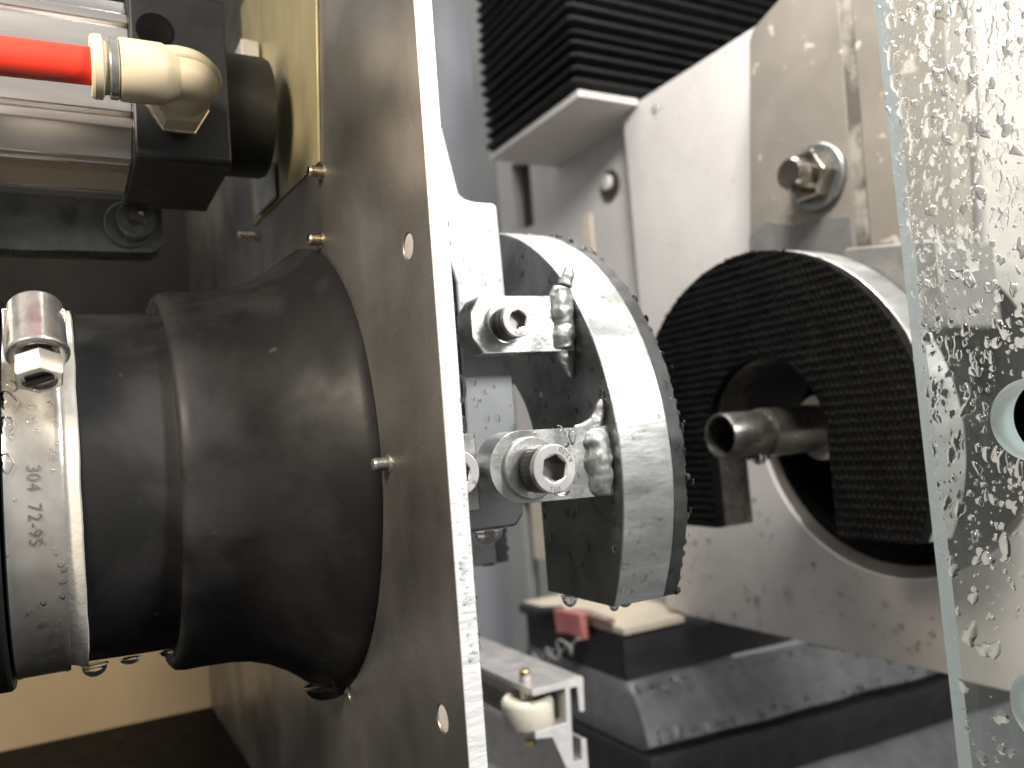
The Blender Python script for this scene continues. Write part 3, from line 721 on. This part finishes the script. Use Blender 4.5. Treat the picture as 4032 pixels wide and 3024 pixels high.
for i in range(6000):
    y = random.uniform(77, GE); z = random.uniform(-150, 140)
    if y < 105 and random.random() < .6: continue
    dens = 1 if z > -25 else max(.13, 1+(z+25)/40)
    if random.random() > dens: continue
    r = random.choice([.25, .3, .4, .5, .6, .8, 1.0, 1.2, 1.5, 1.9])*random.uniform(.8, 1.2)
    if try_drop(y, z, r):
        drop(bm, (GX0, y, z), (-1, 0, 0), r, r*random.uniform(.35, .6), 20, random.choice([1, 1, 1.1, 1.2, 1.4, 1.8]) if r > .6 else 1, .0 if r < .5 else random.uniform(.15, .6), 4, down=(0, random.uniform(-.5, .5), -1), lean=random.uniform(0, .5))
tag(link('water_drops', bm, 'water', sharp=180, kind='stuff'), 'beads and streaks of water all over the clear glass sheet', 'water drops')

# ------------------------------------------------------------------ water on the machine
random.seed(5)
bm = BM()
for i in range(70):                                       # far edge of the sawn plate edge
    z = random.uniform(-70, 100); drop(bm, (79.2, 167.6+random.random()*1.2, z), (1, -.1, 0), random.uniform(.2, .6), random.uniform(.2, .5), 10, 1.2, .2)
drop(bm, (79.2, 168.2, 12), (1, 0, 0), 2.0, 1.5, 16, 1.7, .1); drop(bm, (79.2, 168.2, 4), (1, 0, 0), 1.4, 1.0, 16, 1.6, .1)
for i in range(45): drop(bm, (random.uniform(76, 79), 167.3, random.uniform(-50, -8)), (0, -1, 0), random.uniform(.2, .5), .25, 10, 1, .2)
for i in range(300):                                      # back face, rim and lugs of the near pad
    y, z = random.uniform(198, 250), random.uniform(-52, 78)
    if inside(y, z, 1): drop(bm, (142.9, y, z), (-1, 0, 0), random.choice([.25, .3, .4, .5, .8, 1.0]), random.uniform(.15, .5), 10, random.choice([1, 1.2, 1.5]), .15)
for i in range(260):
    a = radians(random.uniform(95, 205)); r = R0+.1
    if AZ+r*sin(a) > BOT+1: drop(bm, (random.uniform(143.5, 161.5), AY+r*cos(a), AZ+r*sin(a)), (0, cos(a), sin(a)), random.choice([.25, .35, .45, .7]), random.uniform(.15, .4), 10, 1, .15)
for i in range(34):                                      # beads along the rubber facing
    a = radians(random.uniform(95, 206)); r = R0+.2
    if AZ+r*sin(a) > BOT+1: drop(bm, (random.uniform(163.5, 169), AY+r*cos(a), AZ+r*sin(a)), (.5, cos(a), sin(a)), random.uniform(.4, 1.2), random.uniform(.2, .6), 10, 1.2, .25)
for i in range(60):
    drop(bm, (random.uniform(109, 132), 201.6, random.uniform(-17, 1)), (0, -1, 0), random.choice([.2, .3, .4, .6]), .25, 10, 1, .2)
for i in range(50):
    drop(bm, (random.uniform(109, 136), 215.9, random.uniform(26.5, 43)), (0, -1, 0), random.choice([.2, .3, .4, .6]), .25, 10, 1, .2)
drop(bm, (126, 201.6, -.8), (0, -1, 0), 2.6, .9, 20, 1.1, .4); drop(bm, (130, 201.6, -.5), (0, -1, 0), 1.6, .7, 16, 1.4, .3)
for i in range(46):
    drop(bm, (random.uniform(111, 126), 229.9, random.uniform(3, 72)), (0, -1, 0), random.choice([.4, .6, .8, 1.1]), random.uniform(.12, .3), 12, 1.1, .2)
tag(link('water_beads', bm, 'water_film', sharp=180, kind='stuff'), 'fine beads of water on the steel clamp pad, its lugs and the plate edge', 'water drops')
bm = BM()
def hang(p, r, h):
    prof = [(0, r*1.12), (h*.08, r*1.0)]+[(h*(.08+.92*sin(a*pi/16)), r*(.03+.97*cos(a*pi/16))) for a in range(1, 9)]
    lathe(bm, p, (0, 0, -1), prof, 24)
hang((143.9, 233, BOT-.02), 2.6, 3.6); hang((146.0, 227, BOT-.02), 1.2, .9); hang((150, 211, BOT-.02), 2.0, 1.6); hang((144.5, 209, BOT-.02), 1.5, 1.6)
hang((115, 231.5, -27.6), 4.6, 4.6); hang((118.5, 191.6, -15.2), 2.2, 1.5)
tag(link('hanging_drops', bm, 'water', sharp=180, kind='stuff'), 'clear drops hanging from the bottom of the clamp pad and bar', 'water drops')
bm = BM()
for i in range(150):
    y, z = random.uniform(262, 460), random.uniform(-131, -20)
    if (y-289)**2+z*z < 92**2: continue
    drop(bm, (379.9, y, z), (-1, 0, 0), random.choice([.5, .7, 1, 1.3, 1.7]), random.uniform(.3, .9), 10, 1.1, .15)
for i in range(26): 
    y = random.uniform(270, 462); drop(bm, (380.5, y, -132.5), (0, 0, -1), random.uniform(.8, 2.0), random.uniform(.8, 2.4), 10, 1, .1)
drop(bm, (379.9, 446, 226), (-1, 0, 0), 3.2, 2, 14); drop(bm, (379.9, 366, -105), (-1, 0, 0), 2.6, 2, 14); drop(bm, (379.9, 392, -112), (-1, 0, 0), 2.2, 2, 14)
tag(link('panel_drops', bm, 'water_film', sharp=180, kind='stuff'), 'scattered water drops on the white machine panel and its lower edge', 'water drops')
bm = BM()
for i in range(520):
    x = 330+340*random.random()**2; t = random.random()
    o = 3+24*t; z = -170-33*t-12*((x-320)/340)*1.0-.2
    n = Vector((0, -.75, .65)) if t < .6 else Vector((0, -.9, .4))
    drop(bm, (x, 464.4-o, z+.8-(.0 if t > .2 else .6)), n, random.choice([.7, 1.0, 1.4, 2.0, 2.8]), random.uniform(.6, 1.6), 10, 1.2, .3)
tag(link('bellows_drops', bm, 'water', sharp=180, kind='stuff'), 'water drops sitting on the wide fold of the lower black bellows', 'water drops')
bm = BM()
for i in range(60):
    a = radians(random.uniform(-30, 62)); x = random.uniform(-12, 0)
    if -16 < math.degrees(a) < 30 and -9 < x < -2: continue
    drop(bm, (x, AY-3-53.5*cos(a), BZ-53.5*sin(a)), (0, -cos(a), -sin(a)), random.choice([.3, .5, .8]), .3, 10, 1.2, .3)
for (x, a, r) in ((-10.6, -25, 1.9), (-11.0, -18, 1.6), (-11.2, -8, 1.5), (-10.2, -30, 1.2)):
    a = radians(a); drop(bm, (x, AY-3-53.4*cos(a), BZ-53.4*sin(a)), (0, -cos(a), -sin(a)), r, r*.7, 18, 1.5, .3)
tag(link('clamp_drops', bm, 'water_film', sharp=180, kind='stuff'), 'water drops and smears on the shiny hose clamp band', 'water drops')
bm = BM()
def hang2(x, r_boot, r, h): hang((x, AY-3, BZ-r_boot+.1), r, h)
hang2(6.5, 51.8, 3.4, 3.4); hang2(16, 51.9, 2.8, 1.6); hang2(26, 52.0, 2, 1.2)
for v in bm.verts: v.co.y += -10
bm2 = bm
hang((70.5, 262, BZ-68.3), 6.5, 4.2)
tag(link('boot_drops', bm, 'water', sharp=180, kind='stuff'), 'dark water drops hanging under the black rubber boot', 'water drops')

# ------------------------------------------------------------------ render settings
scene.render.engine = 'CYCLES'
scene.cycles.max_bounces = 10; scene.cycles.transmission_bounces = 10; scene.cycles.glossy_bounces = 5
scene.cycles.caustics_reflective = False; scene.cycles.caustics_refractive = True; scene.cycles.sample_clamp_indirect = 6
